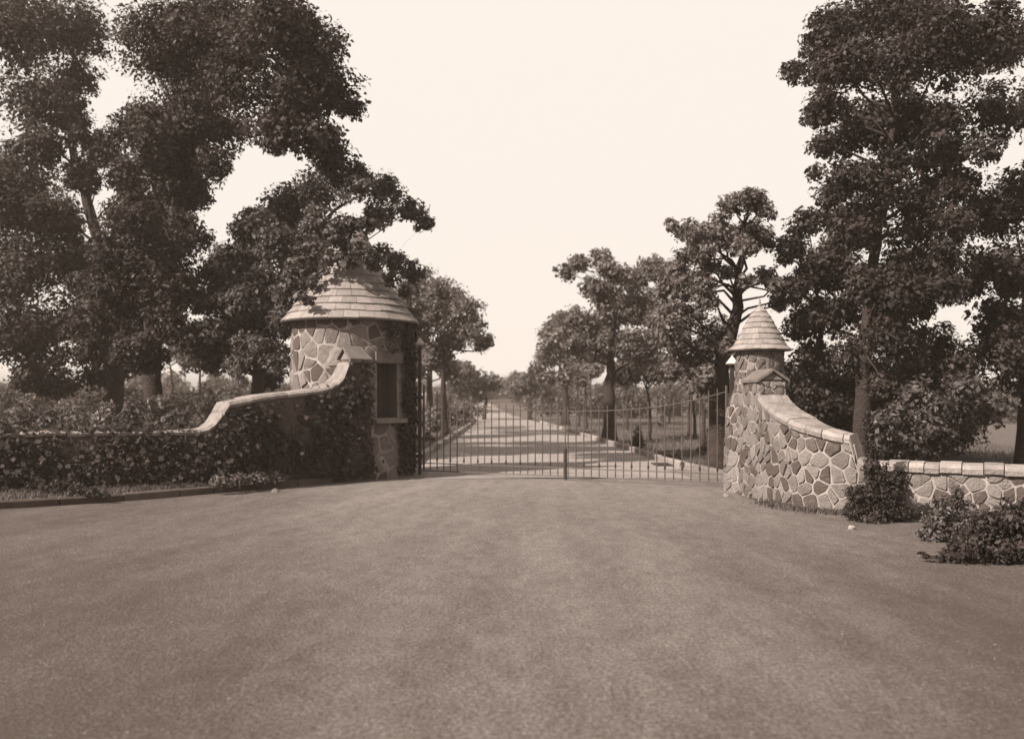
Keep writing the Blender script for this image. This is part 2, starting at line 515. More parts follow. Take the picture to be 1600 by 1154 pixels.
def coping(path, u0, u1, zf, thick, root, seg, th, over, seed, name='coping_stone', rowgap=0.012):
    rnd = random.Random(seed); u = u0
    while u < u1 - 0.05:
        s = seg*rnd.uniform(0.75, 1.25); u2 = min(u+s, u1)
        if u1 - u2 < seg*0.4: u2 = u1
        rows = max(3, int((u2-u)/0.08)); V = []; dz = rnd.uniform(-.014,.010); do = rnd.uniform(-.012,.012)
        prof = [(over+do, -0.0), (over+do+0.012, th*0.5), (over+do-0.03, th*0.92), (-thick*0.5, th*1.06), (-thick-over+0.03, th*0.92), (-thick-over-0.01, th*0.5), (-thick-over, 0.0)]
        m = len(prof)
        for r in range(rows):
            uu = u+rowgap/2+(u2-u-rowgap)*r/(rows-1)
            for (d, z) in prof: V.append(path.at(uu, zf(uu)+z+dz+0.003, d))
        Fc = []
        for r in range(rows-1):
            for k in range(m):
                k2 = (k+1) % m
                Fc.append((r*m+k, r*m+k2, (r+1)*m+k2, (r+1)*m+k))
        Fc.append(tuple(range(m))[::-1]); Fc.append(tuple((rows-1)*m+k for k in range(m)))
        mesh(name, V, Fc, M['coping'], root)
        u = u2

def path_end(a, v, d): return right_path.at(UR(1186)+0.05+d, 1.50+v, -0.01-a)
# right wing wall
UR = right_path.u_at_px
ctrl = sorted([(UR(1150),1.86),(UR(1186),1.86),(UR(1186)+.05,1.52),(UR(1195),1.41),(UR(1210),1.29),(UR(1230),1.19),(UR(1250),1.12),(UR(1275),1.05),(UR(1300),0.99),(UR(1331),0.95)])
ustep = UR(1333)
def topR(u):
    if u > ustep:
        f = max(0, 1-(u-ustep)/0.22)
        return 0.60 + 0.10*f*f
    return float(np.interp(u, [a for a,_ in ctrl], [b for _,b in ctrl]))
rw = empty('wing_wall', (*right_path.pos(2.5), 0), 'sunlit curving fieldstone wall sweeping down from the small pier to the right', 'stone wall')
wall(right_path, topR, 0.42, rw, 0.205, 0.014, 11, 0.92)
upil = UR(1186)+.06
coping(right_path, upil, ustep+0.02, topR, 0.42, rw, 0.30, 0.12, 0.045, 3)
coping(right_path, ustep+0.05, right_path.len, topR, 0.42, rw, 0.22, 0.13, 0.06, 4)

# left wing wall
UL = left_path.u_at_px
cl = sorted([(0.0,2.36),(UL(548),2.34),(UL(540),2.0),(UL(533),1.80),(UL(500),1.68),(UL(430),1.58),(UL(348),1.42)])
ul = UL(346)
def topL(u):
    if u > ul:
        f = max(0, 1-(u-ul)/0.42)
        return 0.98 + 0.34*f**2.2
    return float(np.interp(u, [a for a,_ in cl], [b for _,b in cl]))
lw = empty('wing_wall', (*left_path.pos(4), 0), 'shaded stone wall overgrown with ivy, stepping down left of the round tower', 'stone wall')
wall(left_path, topL, 0.45, lw, 0.27, 0.028, 21, 1.0, 'shade_mortar', 'dark_stone')
coping(left_path, UL(544), ul+0.02, topL, 0.45, lw, 0.42, 0.10, 0.045, 8)
coping(left_path, ul+0.04, left_path.len, topL, 0.45, lw, 0.38, 0.09, 0.045, 9)

def gable_cap(path, u0, u1, z, thick, root, over=0.10, rise=0.22, th=0.07):
    """two pitched slabs over the raised end of a wall, ridge along the wall"""
    for s in (0, 1):
        V = []
        for u in (u0, u1):
            mid = -thick/2
            d0 = over if s == 0 else -thick-over
            # keep slabs apart at the ridge
            dm = mid + (0.004 if s == 0 else -0.004)
            zo = z - rise*0.3
            V += [path.at(u, zo, d0), path.at(u, z+rise, dm), path.at(u, z+rise+th, dm), path.at(u, zo+th, d0)]
        Fc = [(0,1,2,3),(7,6,5,4),(0,4,5,1),(1,5,6,2),(2,6,7,3),(3,7,4,0)]
        mesh('cap_slab', V, Fc, M['cap'], root)
    V = []
    for u in (u0+0.05, u1-0.05):
        V += [path.at(u, z, 0.0), path.at(u, z+rise-0.02, -thick/2), path.at(u, z, -thick)]
    mesh('gable_fill', V, [(0,1,2),(5,4,3),(0,3,4,1),(1,4,5,2),(2,5,3,0)], M['stone_pale'], root)

# pillar at the high end of the right wall
ue = UR(1186)+0.052
lay_stones(cells(0.40, 0.34, 0.12, 0.018, 91), lambda a, v, d: path_end(a, v, d), rw, M['stone_pale'], 92, (0.006, 0.014))
gable_cap(right_path, UR(1186)-0.75, UR(1186)+0.08, 1.87, 0.42, rw, 0.05, 0.13, 0.045)
gable_cap(left_path, 0.05, UL(547)+0.05, 2.33, 0.45, lw, 0.12, 0.2)

# ------------------------------------------------------------------ round bodies
def ang_pt(c, r, th, z):
    # th = 0 faces the camera (-y), positive to the right
    return (c[0] + r*math.sin(th), c[1] - r*math.cos(th), z)

def round_body(root, c, prof, stone, joint, seed, open_=None, nseg=72):
    zs = [p[0] for p in prof]; rs = [p[1] for p in prof]
    R = lambda z: float(np.interp(z, zs, rs))
    zl = sorted(set([zs[0]+(zs[-1]-zs[0])*i/24 for i in range(25)] + zs + (list(open_[2:]) if open_ else [])))
    ths = [-math.pi + 2*math.pi*i/nseg for i in range(nseg+1)]
    if open_: ths = sorted(ths + [open_[0], open_[1]])
    V = []; Fc = []
    for z in zl:
        for t in ths: V.append(ang_pt(c, R(z), t, z))
    n = len(ths)
    for i in range(len(zl)-1):
        for k in range(n-1):
            if open_:
                tm = (ths[k]+ths[k+1])/2; zm = (zl[i]+zl[i+1])/2
                if open_[0] < tm < open_[1] and open_[2] < zm < open_[3]: continue
            Fc.append((i*n+k, i*n+k+1, (i+1)*n+k+1, (i+1)*n+k))
    mesh('masonry_core', V, Fc, M['mortar'], root)
    rm = max(rs)
    Wd = 2*math.pi*rm
    holes = ()
    if open_: holes = (((open_[0]+math.pi)*rm, (open_[1]+math.pi)*rm, open_[2]-zs[0], open_[3]-zs[0]),)
    polys = cells(Wd, zs[-1]-zs[0], stone, joint, seed, None, 1.0, holes)
    def fm(u, v, d):
        z = zs[0]+v; return ang_pt(c, R(z)+d, u/rm-math.pi, z)
    lay_stones(polys, fm, root, M['stone'], seed+1, pale=M['stone_pale'])
    return R

def roof(root, c, prof, rows, wdt, seed, th=0.018, back=True):
    """prof: list (z, r) from eave up; shingles in overlapping courses"""
    rnd = random.Random(seed)
    # arc length parametrisation
    P = [Vector((r, z)) for z, r in prof]; Ls = [0]
    for a, b in zip(P, P[1:]): Ls.append(Ls[-1]+(b-a).length)
    Rr = [p.x for p in P]; Zz = [p.y for p in P]
    T = Ls[-1]
    f = lambda s: (float(np.interp(s, Ls, Rr)), float(np.interp(s, Ls, Zz)))
    # boarding
    V = []; Fc = []; n = 48
    for i in range(21):
        r, z = f(T*i/20)
        for k in range(n): V.append(ang_pt(c, max(0.005, r-0.02), 2*math.pi*k/n, z-0.01))
    for i in range(20):
        for k in range(n): Fc.append((i*n+k, i*n+(k+1)%n, (i+1)*n+(k+1)%n, (i+1)*n+k))
    # closed soffit
    o = len(V); V.append((c[0], c[1], f(0)[1]-0.01))
    for k in range(n): Fc.append((k, o, (k+1) % n))
    mesh('roof_boarding', V, Fc, M['underroof'], root)
    hrow = T*0.93/rows
    for j in range(rows):
        s0 = j*hrow; s1 = min(T*0.985, s0+hrow*1.18)
        r0, z0 = f(s0); r1, z1 = f(s1)
        m = max(7, int(2*math.pi*r0/wdt)); ph = rnd.random()
        for k in range(m):
            a0 = 2*math.pi*(k+ph)/m; a1 = 2*math.pi*(k+1+ph)/m; g = (a1-a0)*0.012
            a0 += g; a1 -= g
            lift = th*(1.3+rnd.uniform(0, 0.6)); ds = rnd.uniform(-0.08, 0.06)*hrow
            ra, za = f(max(0, s0+ds)); 
            if j == 0: ra += 0.03
            am = (a0+a1)/2
            V = []
            for (aa, ) in ((a0,), (am,), (a1,)):
                V += [ang_pt(c, ra+lift*0.7, aa, za+lift*0.7), ang_pt(c, r1+0.003, aa, z1+0.003)]
            for (aa, ) in ((a0,), (am,), (a1,)):
                V += [ang_pt(c, ra-0.008, aa, za-0.008)]
            Fc = [(0,2,3,1),(2,4,5,3),(6,7,2,0),(7,8,4,2),(0,1,6),(4,8,5)]
            mesh('shingle', V, Fc, M['shingle'], root)

# left tower ---------------------------------------------------------------
LC = (-3.34, 19.85)
lt = empty('gate_tower', (LC[0], LC[1], 0), 'large round fieldstone tower with a flared shingled cone roof beside the drive', 'tower')
openL = (rad(35), rad(60), 1.20, 2.28)
RL = round_body(lt, LC, [(-0.1,1.24),(0.6,1.22),(1.2,1.2),(3.22,1.18)], 0.31, 0.020, 33, openL)
# window recess
V = []; ri = 0.86
for (t, z) in ((openL[0], openL[2]), (openL[1], openL[2]), (openL[1], openL[3]), (openL[0], openL[3])):
    V.append(ang_pt(LC, 1.195, t, z)); V.append(ang_pt(LC, ri, t, z))
wn = mesh('window_recess', V, [(0,2,3,1),(2,4,5,3),(4,6,7,5),(6,0,1,7)], M['stone'], lt)
mesh('shutter', [ang_pt(LC, ri+0.01, t, z) for (t, z) in ((openL[0],openL[2]),(openL[1],openL[2]),(openL[1],openL[3]),(openL[0],openL[3]))] +
     [ang_pt(LC, ri-0.03, t, z) for (t, z) in ((openL[0],openL[2]),(openL[1],openL[2]),(openL[1],openL[3]),(openL[0],openL[3]))],
     [(0,1,2,3),(7,6,5,4),(0,4,5,1),(1,5,6,2),(2,6,7,3),(3,7,4,0)], M['wood_dark'], lt)
def arc_slab(name, c, R0, R1, t0, t1, z0, z1, mat, root, n=6):
    V = []; Fc = []
    for i in range(n+1):
        t = t0+(t1-t0)*i/n
        V += [ang_pt(c, R0, t, z0), ang_pt(c, R1, t, z0), ang_pt(c, R1, t, z1), ang_pt(c, R0, t, z1)]
    for i in range(n):
        for k in range(4):
            k2 = (k+1) % 4
            Fc.append((i*4+k, (i+1)*4+k, (i+1)*4+k2, i*4+k2))
    Fc.append((0,1,2,3)); e = n*4; Fc.append((e+3,e+2,e+1,e))
    return mesh(name, V, Fc, mat, root)
arc_slab('lintel', LC, 1.05, 1.26, rad(33), rad(68), 2.29, 2.50, M['cap'], lt)
arc_slab('window_sill', LC, 0.9, 1.36, rad(29), rad(66), 1.10, 1.19, M['coping'], lt)
for k, t in enumerate((41, 47.5, 54)):      # iron bars in the window
    a = ang_pt(LC, 1.08, rad(t), 1.195); b = ang_pt(LC, 1.08, rad(t), 2.285)
    m_ = MB(); m_.tube([a, b], [0.012, 0.012], 6); m_.build('window_bar', M['dark_iron'], lt)
def zpx(y, d): return EYE + (HOR-y)/F*d
roof(lt, LC, [(zpx(506,19.85),1.37),(zpx(490,19.85),1.24),(zpx(466,19.85),0.98),(zpx(430,19.85),0.70),(zpx(390,19.85),0.44),(zpx(360,19.85),0.26),(zpx(338,19.85),0.02)], 13, 0.29, 71, 0.022)

# right pier ---------------------------------------------------------------
RC = (4.22, 16.35)
rt = empty('gate_pier', (RC[0], RC[1], 0), 'slim sunlit fieldstone pier with a small bell shaped shingle roof', 'gate pier')
round_body(rt, RC, [(-0.1,0.60),(0.6,0.58),(1.25,0.55),(1.45,0.51),(1.75,0.41),(1.95,0.39),(2.40,0.385)], 0.18, 0.014, 44)
roof(rt, RC, [(zpx(548,16.35),0.49),(zpx(536,16.35),0.40),(zpx(524,16.35),0.325),(zpx(512,16.35),0.265),(zpx(500,16.35),0.20),(zpx(486,16.35),0.10),(zpx(476,16.35),0.015)], 8, 0.12, 72, 0.014)
m_ = MB(); m_.tube([(RC[0],RC[1],zpx(480,16.35)),(RC[0],RC[1],zpx(470,16.35)),(RC[0],RC[1],zpx(464,16.35))],[0.03,0.015,0.003],8)
m_.build('finial', M['shingle'], rt)

# ------------------------------------------------------------------ iron gate
GL = Vector((-1.93, 20.1)); GR = Vector((3.90, 17.02))
def gate_post(p, h, label):
    e = empty('gate_post', (p.x, p.y, 0), label, 'gate post', 'iron posts carrying the gate')
    s = 0.035
    m_ = MB(); m_.box(p.x-s, p.x+s, p.y-s, p.y+s, 0, h-0.16); m_.build('post_shaft', M['dark_iron'], e)
    m_ = MB(); m_.box(p.x-s-.03, p.x+s+.03, p.y-s-.03, p.y+s+.03, h-0.158, h-0.135)
    a = 0.095; zb = h-0.133
    m_.add([(p.x-a,p.y-a,zb),(p.x+a,p.y-a,zb),(p.x+a,p.y+a,zb),(p.x-a,p.y+a,zb),(p.x-.02,p.y-.02,h-.02),(p.x+.02,p.y-.02,h-.02),(p.x+.02,p.y+.02,h-.02),(p.x-.02,p.y+.02,h-.02),(p.x,p.y,h+.02)],
           [(3,2,1,0),(0,1,5,4),(1,2,6,5),(2,3,7,6),(3,0,4,7),(4,5,8),(5,6,8),(6,7,8),(7,4,8)])
    m_.build('pyramid_cap', M['zinc'], e)
    for z in (0.35, h*0.55):
        m_ = MB(); m_.tube([(p.x, p.y, z), (p.x, p.y, z+.07)], [0.085, 0.085], 8); m_.build('hinge_collar', M['dark_iron'], e)
gate_post(GL, 2.86, 'tall iron gate post with pale pyramid cap beside the large round tower')
gate_post(GR, 2.33, 'iron gate post with pale pyramid cap against the slim right pier')
dirg = (GR-GL).normalized(); LG = (GR-GL).length; mid = LG*0.512
def gtop(s):   # s from left post
    q = abs(s-mid)/(LG/2)
    return 1.40 + 0.42*min(1,q)**2.6
def gate_leaf(s0, s1, label, seed):
    rnd = random.Random(seed)
    p = GL+dirg*s0
    e = empty('gate_leaf', (p.x, p.y, 0), label, 'iron gate', 'the two leaves of the drive gate')
    P = lambda s, z: ((GL+dirg*s).x, (GL+dirg*s).y, z)
    n = round((s1-s0)/0.163)
    hinge = s0 if s0 < 1 else s1; meet = s1 if s0 < 1 else s0
    for (s, r, top) in ((hinge, 0.022, gtop(hinge)+.05), (meet, 0.011, gtop(meet)+.02)):
        m_ = MB(); m_.tube([P(s, 0.06), P(s, top)], [r, r], 6); m_.build('stile', M['iron'], e)
    for z in (0.085, 0.24):
        m_ = MB(); m_.tube([P(s0, z), P(s1, z)], [0.011, 0.011], 6); m_.build('lower_rail', M['iron'], e)
    pts = [P(s0+(s1-s0)*i/16, gtop(s0+(s1-s0)*i/16)-0.06) for i in range(17)]
    m_ = MB(); m_.tube(pts, [0.008]*17, 6); m_.build('top_rail', M['iron'], e)
    for i in range(1, n):
        s = s0+(s1-s0)*i/n + rnd.uniform(-.004,.004)
        z1 = gtop(s)+0.05
        m_ = MB(); m_.tube([P(s, 0.09), P(s, z1-0.05), P(s, z1)], [0.0115, 0.0115, 0.003], 6)
        b = m_.build('bar', M['iron'], e)
        if i % 2 == 0:
            m_ = MB(); m_.tube([P(s, 0.27), P(s, 0.31), P(s, 0.37)], [0.010, 0.022, 0.010], 6); m_.build('bar_knop', M['dark_iron'], e)
    return e, P
g1, Pg = gate_leaf(0.10, mid-0.03, 'left leaf of the low barred iron drive gate, hung beside the large tower', 1)
g2, Pg = gate_leaf(mid+0.03, LG-0.10, 'right leaf of the barred iron drive gate, hung beside the slim pier', 2)
m_ = MB(); m_.tube([Pg(mid-0.03, 0.02), Pg(mid-0.03, 0.62)], [0.034, 0.034], 8)
m_.build('drop_bolt', M['dark_iron'], g1)

# ------------------------------------------------------------------ foliage
rng = np.random.default_rng(7)
def leaves(clumps, size, lai, r_, up=0.55, spray=0.30, gap=1.0):
    """clumps (x,y,z,r): returns vertex array, var array"""
    C = []; NM = []; VR = []
    for (x, y, z, r) in clumps:
        area = math.pi*r*r
        n = int(3.3*lai*area/(0.42*size*size)); 
        if n < 6: n = 6
        k = max(8, int(21*min(3, max(0.6, r))*gap))
        d = r_.normal(size=(k, 3)); d /= np.linalg.norm(d, axis=1)[:, None]
        rr = r*(r_.random(k)**0.45)*r_.uniform(0.75, 1.12, k)
        sc = np.array([x, y, z]) + d*rr[:, None]*np.array([1, 1, 0.85])
        sv = r_.uniform(0.1, 0.9, k)
        idx = r_.integers(0, k, n)
        sr = r*spray*0.88*r_.uniform(0.45, 1.35, k)
        off = r_.normal(size=(n, 3)); off /= np.linalg.norm(off, axis=1)[:, None]
        off *= (1.55*r_.random(n)**0.42)[:, None]*np.array([1, 1, 0.75])
        p = sc[idx] + off*sr[idx][:, None]*0.9
        fill = r_.random(n) < 0.30            # loose leaves between the sprays
        g = r_.normal(size=(n, 3)); g /= np.linalg.norm(g, axis=1)[:, None]
        g = np.array([x, y, z]) + g*(r*0.98*r_.random(n)**0.40)[:, None]*np.array([1, 1, .85])
        p = np.where(fill[:, None], g, p)
        o = p-np.array([x, y, z]); o /= (np.linalg.norm(o, axis=1)[:, None]+1e-6)
        nm = r_.normal(size=(n, 3))*0.6 + o*0.75 + np.array([0, 0, up])
        C.append(p); NM.append(nm); VR.append(np.clip(sv[idx]+r_.normal(size=n)*0.22, 0, 1))
    C = np.concatenate(C); NM = np.concatenate(NM); VR = np.concatenate(VR)
    return C, NM, VR
def leaf_mesh(name, C, NM, VR, size, mat, parent, r_, asp=0.62, zmin=0.02):
    keep = C[:, 2] > zmin
    C = C[keep]; NM = NM[keep]; VR = VR[keep]
    n = len(C)
    NM = NM/(np.linalg.norm(NM, axis=1)[:, None]+1e-9)
    t = r_.normal(size=(n, 3)); t[:, 2] -= 0.4
    t -= NM*np.sum(t*NM, axis=1)[:, None]; t /= (np.linalg.norm(t, axis=1)[:, None]+1e-9)
    b = np.cross(NM, t)
    s = size*(0.45+1.0*r_.random(n)**1.6)[:, None]
    fold = NM*s*0.10
    v0 = C - t*s*0.5; v1 = C + b*s*asp*0.5 + t*s*0.05 + fold; v2 = C + t*s*0.5; v3 = C - b*s*asp*0.5 + t*s*0.05 + fold
    V = np.stack([v0, v1, v2, v3], axis=1).reshape(-1, 3)
    me = bpy.data.meshes.new(name)
    me.vertices.add(4*n); me.vertices.foreach_set('co', V.astype(np.float32).ravel())
    me.loops.add(4*n); me.loops.foreach_set('vertex_index', np.arange(4*n, dtype=np.int32))
    me.polygons.add(n); me.polygons.foreach_set('loop_start', np.arange(0, 4*n, 4, dtype=np.int32))
    at = me.attributes.new('var', 'FLOAT', 'POINT'); at.data.foreach_set('value', np.repeat(VR, 4).astype(np.float32))
    me.update(calc_edges=True)
    return link(name, me, mat, parent)

LEAFN = 0
def tree(label, base, r0, trunk, clumps, size, lai, seed, mat='leaf', name='oak_tree', group=None, spray=0.40, twigs=3, nseg=8, flare=1.35, gap=1.0):
    """trunk: list of points after base (x,y,z); clumps list of (x,y,z,r)"""
    global LEAFN
    r_ = np.random.default_rng(seed); rnd = random.Random(seed)
    e = empty(name, base, label, 'tree', group)
    m_ = MB()
    pts = [Vector(base)-Vector((0,0,0.1))] + [Vector(p) for p in trunk]
    # subdivide with wobble
    sp = spline(pts, 5)
    H = pts[-1].z - base[2]
    rs = []
    for i, p in enumerate(sp):
        t = i/(len(sp)-1)
        rs.append(r0*((1-t)*0.85+0.15)*(1+(flare-1)*max(0, 1-t*9)))
        if i: sp[i] = p + Vector((rnd.uniform(-1,1), rnd.uniform(-1,1), 0))*r0*0.22
    m_.tube(sp, rs, nseg)
    # limbs: every clump is reached from the nearest part of the skeleton grown so far
    nodes = [(p, rs[i]) for i, p in enumerate(sp) if p.z > base[2]+H*0.30]
    if not nodes: nodes = [(sp[-1], rs[-1])]
    ax = sum((p for p, _ in nodes), Vector())/len(nodes)
    order = sorted(clumps, key=lambda c: (Vector(c[:3])-nodes[min(range(len(nodes)), key=lambda k: (nodes[k][0]-Vector(c[:3])).length)][0]).length)
    for (x, y, z, r) in order:
        c = Vector((x, y, z))
        def cost(nd):
            v = c-nd[0]; L_ = v.length
            return L_*(1.0 + (0.9 if v.z < 0.25*L_ else 0.0)) + (0.8 if nd[1] < 0.03 else 0)
        a, rp = min(nodes, key=cost)
        ln = (c-a).length
        ra = min(rp*0.62, 0.012+0.02*r+0.012*ln)
        wob = Vector((rnd.uniform(-1,1), rnd.uniform(-1,1), rnd.uniform(-.6,1)))*ln*0.10
        q1 = a.lerp(c, .33)+wob+Vector((0,0,0.05*ln)); q2 = a.lerp(c, .68)-wob*.6+Vector((0,0,0.03*ln))
        m_.tube([a, a.lerp(q1,.5), q1, q2, c], [ra, ra*.92, ra*.8, ra*.6, ra*.35], 5, cap=False)
        nodes += [(q1, ra*.8), (q2, ra*.6)]
        for k in range(twigs):
            d = Vector(r_.normal(size=3)); d.normalize(); d.z = abs(d.z)*0.7
            s = q2.lerp(c, rnd.uniform(0, 1)); en = c+d*r*rnd.uniform(.6,.95)
            m_.tube([s, s.lerp(en,.5)+Vector((0,0,-.06*r)), en], [ra*.35, ra*.25, ra*.1], 4, cap=False)
    m_.build('trunk', M['bark'], e, smooth=True)
    C, NM, VR = leaves(clumps, size, lai, r_, spray=spray, gap=gap)
    LEAFN += len(C)
    leaf_mesh('crown', C, NM, VR, size, M[mat], e, r_, zmin=base[2]+0.3)
    return e
def CP(lst, d, spread, seed, extra=0):
    """clumps outlined in the picture become a crown with real depth"""
    rnd = random.Random(seed); out = []
    for t in lst:
        if len(t) == 4: px, py, r, dd = t
        else:
            px, py, r = t; dd = d+rnd.uniform(-spread, spread)
        x, y, z = W(px, py, dd); out.append((x, y, z, r*1.08/F*dd))
    for i in range(int(extra + 0.9*len(lst)) if extra else 0):
        t = rnd.choice(lst); dd = (t[3] if len(t) == 4 else d)+rnd.choice((-1,1))*(.5 if len(t)==4 else 1)*rnd.uniform(spread*.6, spread*1.3)
        x, y, z = W(t[0]+rnd.uniform(-.5,.5)*t[2], t[1]+rnd.uniform(-.4,.4)*t[2], dd); out.append((x, y, z, t[2]*.85/F*dd))
    return out
def G(px, d): return ((px-800)/F*d, d, gz(0, d))

# --- left side
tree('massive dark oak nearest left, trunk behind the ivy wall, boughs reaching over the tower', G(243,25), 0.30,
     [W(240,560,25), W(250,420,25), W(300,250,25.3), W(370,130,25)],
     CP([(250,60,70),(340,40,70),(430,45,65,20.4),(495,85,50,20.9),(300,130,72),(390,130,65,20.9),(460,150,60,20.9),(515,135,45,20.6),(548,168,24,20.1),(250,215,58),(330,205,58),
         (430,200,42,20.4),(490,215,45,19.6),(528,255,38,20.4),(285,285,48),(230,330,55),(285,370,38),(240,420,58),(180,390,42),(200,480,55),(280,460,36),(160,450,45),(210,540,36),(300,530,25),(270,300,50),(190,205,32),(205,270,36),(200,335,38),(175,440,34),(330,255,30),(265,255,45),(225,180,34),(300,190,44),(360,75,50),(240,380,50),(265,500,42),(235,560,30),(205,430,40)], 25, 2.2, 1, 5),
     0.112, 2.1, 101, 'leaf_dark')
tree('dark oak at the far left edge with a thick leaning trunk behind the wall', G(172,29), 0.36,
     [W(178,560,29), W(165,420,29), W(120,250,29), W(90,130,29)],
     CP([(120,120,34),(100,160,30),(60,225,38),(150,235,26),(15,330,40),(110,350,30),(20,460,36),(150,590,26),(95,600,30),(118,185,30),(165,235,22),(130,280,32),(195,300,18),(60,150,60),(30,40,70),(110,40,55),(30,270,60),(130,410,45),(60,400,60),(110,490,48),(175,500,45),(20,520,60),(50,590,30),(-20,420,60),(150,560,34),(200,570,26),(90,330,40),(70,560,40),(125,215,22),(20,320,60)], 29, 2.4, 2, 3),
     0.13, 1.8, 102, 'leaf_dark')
tree('bushy oak directly behind and over the round tower, sunlit leaves', G(408,24.5), 0.20,
     [W(405,560,24.5), W(430,450,24.5), W(480,380,24), W(530,320,24)],
     CP([(400,355,38),(450,320,42),(500,300,38),(555,285,36),(610,300,27),(638,328,26),(662,350,14),(590,338,26),(440,385,45),(500,355,36),(400,430,45),(350,440,32),
         (470,430,35),(355,500,36),(335,420,28),(350,400,24),(385,395,30),(395,460,36),(340,560,26),(420,590,24),(322,525,30),(325,470,24),(375,470,32),(335,570,20),(420,490,40),(395,545,35),(430,560,28),(370,560,26),(450,505,28),(620,408,20),(600,395,18),(645,425,24),(520,400,25)], 24.5, 1.3, 3, 3)
     + CP([(470,420,26,19.3),(488,385,22,19.3),(455,450,26,19.8),(540,350,22,18.6),(475,468,12,18.5),(515,402,16,18.9),(560,385,18,18.5),(587,408,18,18.8),(490,440,13,18.9),(530,372,24,18.9),(545,402,18,18.9),(575,350,16,18.7),(612,435,15,19.0),(450,478,15,19.9),(440,455,20,20.0),(632,455,13,19.3),(505,425,10,18.9),(485,470,8,18.4)], 19, 0, 4),
     0.11, 2.3, 103, 'leaf')
tree('round headed tree on the left verge whose crown leans over the road', G(694,42), 0.17,
     [W(694,620,42), W(692,540,42), W(700,480,42)],
     CP([(655,450,30),(690,462,32),(712,490,34),(738,510,24),(752,533,18),(665,500,32),(630,470,28),(700,535,26),(640,530,26),(680,560,20)], 42, 2.0, 5, 3),
     0.155, 2.6, 104, 'leaf_light')
tree('straight trunked tree on the left verge, partly hidden by the tower edge', G(672,50), 0.24,
     [W(672,620,50), W(671,560,50), W(665,500,50)],
     CP([(655,540,26),(630,500,28),(680,560,24),(650,575,22),(700,575,20)], 50, 2.2, 6, 2), 0.22, 2.3, 105, 'leaf_light')
tree('small dark far tree on the left edge of the road near its crest', G(756,77), 0.16,
     [W(760,620,77), W(757,600,77)],
     CP([(740,598,20),(765,595,18),(720,600,20),(750,612,14),(725,580,18)], 77, 2.5, 7, 2), 0.3, 2.3, 106, 'leaf')
tree('thin far tree on the right edge of the road near its crest', G(828,76), 0.17,
     [W(828,620,76), W(828,600,76)],
     CP([(825,600,18),(845,590,18),(850,610,14),(812,606,14),(838,575,14)], 76, 2.5, 8, 2), 0.3, 2.3, 107, 'leaf')
# --- right side
tree('rounded tree on the right verge, farther from the gate, soft outline against the sky', G(884,60), 0.24,
     [W(884,600,60), W(884,560,60), W(890,520,60)],
     CP([(868,520,26),(895,505,28),(925,520,28),(862,555,22),(900,560,30),(858,588,16),(888,595,18),(930,560,25),(875,500,14)], 60, 2.6, 9, 4), 0.24, 2.5, 108, 'leaf_light')
tree('broad crowned oak with a stout dark trunk at the right kerb', G(953,36), 0.26,
     [W(952,620,36), W(955,560,36), W(960,480,36), W(970,440,36)],
     CP([(884,425,18),(906,413,16),(940,410,22),(965,428,22),(922,448,20),(990,438,24),(1018,420,22),(1045,430,26),(960,475,36),(1010,480,36),(910,505,28),
         (940,530,36),(1000,545,36),(1040,510,34),(975,580,25),(1030,575,25),(900,540,22)], 36, 2.2, 10, 4), 0.145, 2.5, 109, 'leaf_light')
tree('tall oak behind the slim pier with forked limbs showing against the sky', G(1119,21), 0.25,
     [W(1122,640,21), W(1130,560,21), W(1150,480,21), W(1156,410,21), W(1162,350,21)],
     CP([(1140,320,22),(1172,318,24),(1198,332,16),(1122,345,18),(1072,360,20),(1050,352,12),(1092,372,20),(1130,372,24),(1178,362,26),(1200,382,16),(1100,415,24),
         (1068,445,24),(1135,425,14),(1190,430,18),(1215,445,16),(1105,470,20),(1080,500,26),(1120,525,34),(1080,560,34),(1060,480,24),(1045,505,22),(1100,445,22),(1150,555,28),(1160,385,22),(1050,580,22),(1075,400,20),(1100,390,20),(1060,420,18),(1040,455,18),(1215,470,16),(1165,440,12),(1110,585,24),(1055,535,26),(1085,605,18)], 21, 1.3, 11, 4), 0.10, 2.4, 110, 'leaf_light')
tree('enormous dense oak towering over the right wall, trunk just behind its step', G(1350,19), 0.21,
     [W(1348,640,19), W(1352,520,19), W(1370,380,19), W(1390,240,19), W(1400,120,19)],
     CP([(1238,112,20),(1290,110,36),(1350,100,50),(1420,100,55),(1490,105,46),(1295,165,34),(1282,225,22),(1276,268,16),(1310,225,30),(1360,190,50),(1430,190,50),
         (1330,285,38),(1390,280,50),(1455,280,50),(1350,360,48),(1430,370,55),(1485,350,34),(1400,450,55),(1470,450,32),(1340,440,42),(1400,530,42),(1330,560,40),(1465,540,38),(1375,600,24),
         (1495,400,36),(1500,450,32),(1445,590,34),(1500,560,34),(1420,480,40),(1380,500,36),(1300,300,26),(1275,180,24),(1480,190,34),(1470,235,36),(1500,290,32),(1440,330,40),(1395,235,40),(1535,230,30),(1460,410,36),(1300,390,30),(1340,330,36),(1410,180,40),(1300,50,50),(1380,30,60),(1460,30,60),(1540,60,60),(1565,170,55),(1570,330,55),(1545,430,40),(1560,540,50),(1480,590,30)], 19.5, 1.9, 12, 5), 0.097, 2.0, 111, 'leaf_dark')
tree('lower dark tree filling the gap between the slim pier and the enormous oak', G(1282,22), 0.14,
     [W(1282,600,22), W(1280,500,22), W(1275,400,22)],
     CP([(1262,350,30),(1300,340,26),(1240,385,26),(1242,450,30),(1285,420,40),(1300,490,42),(1255,510,32),(1272,565,40),(1310,600,38),(1285,635,36),(1262,610,28),(1320,650,28),(1225,400,16)], 22, 1.4, 13, 4), 0.11, 2.4, 112, 'leaf_dark')
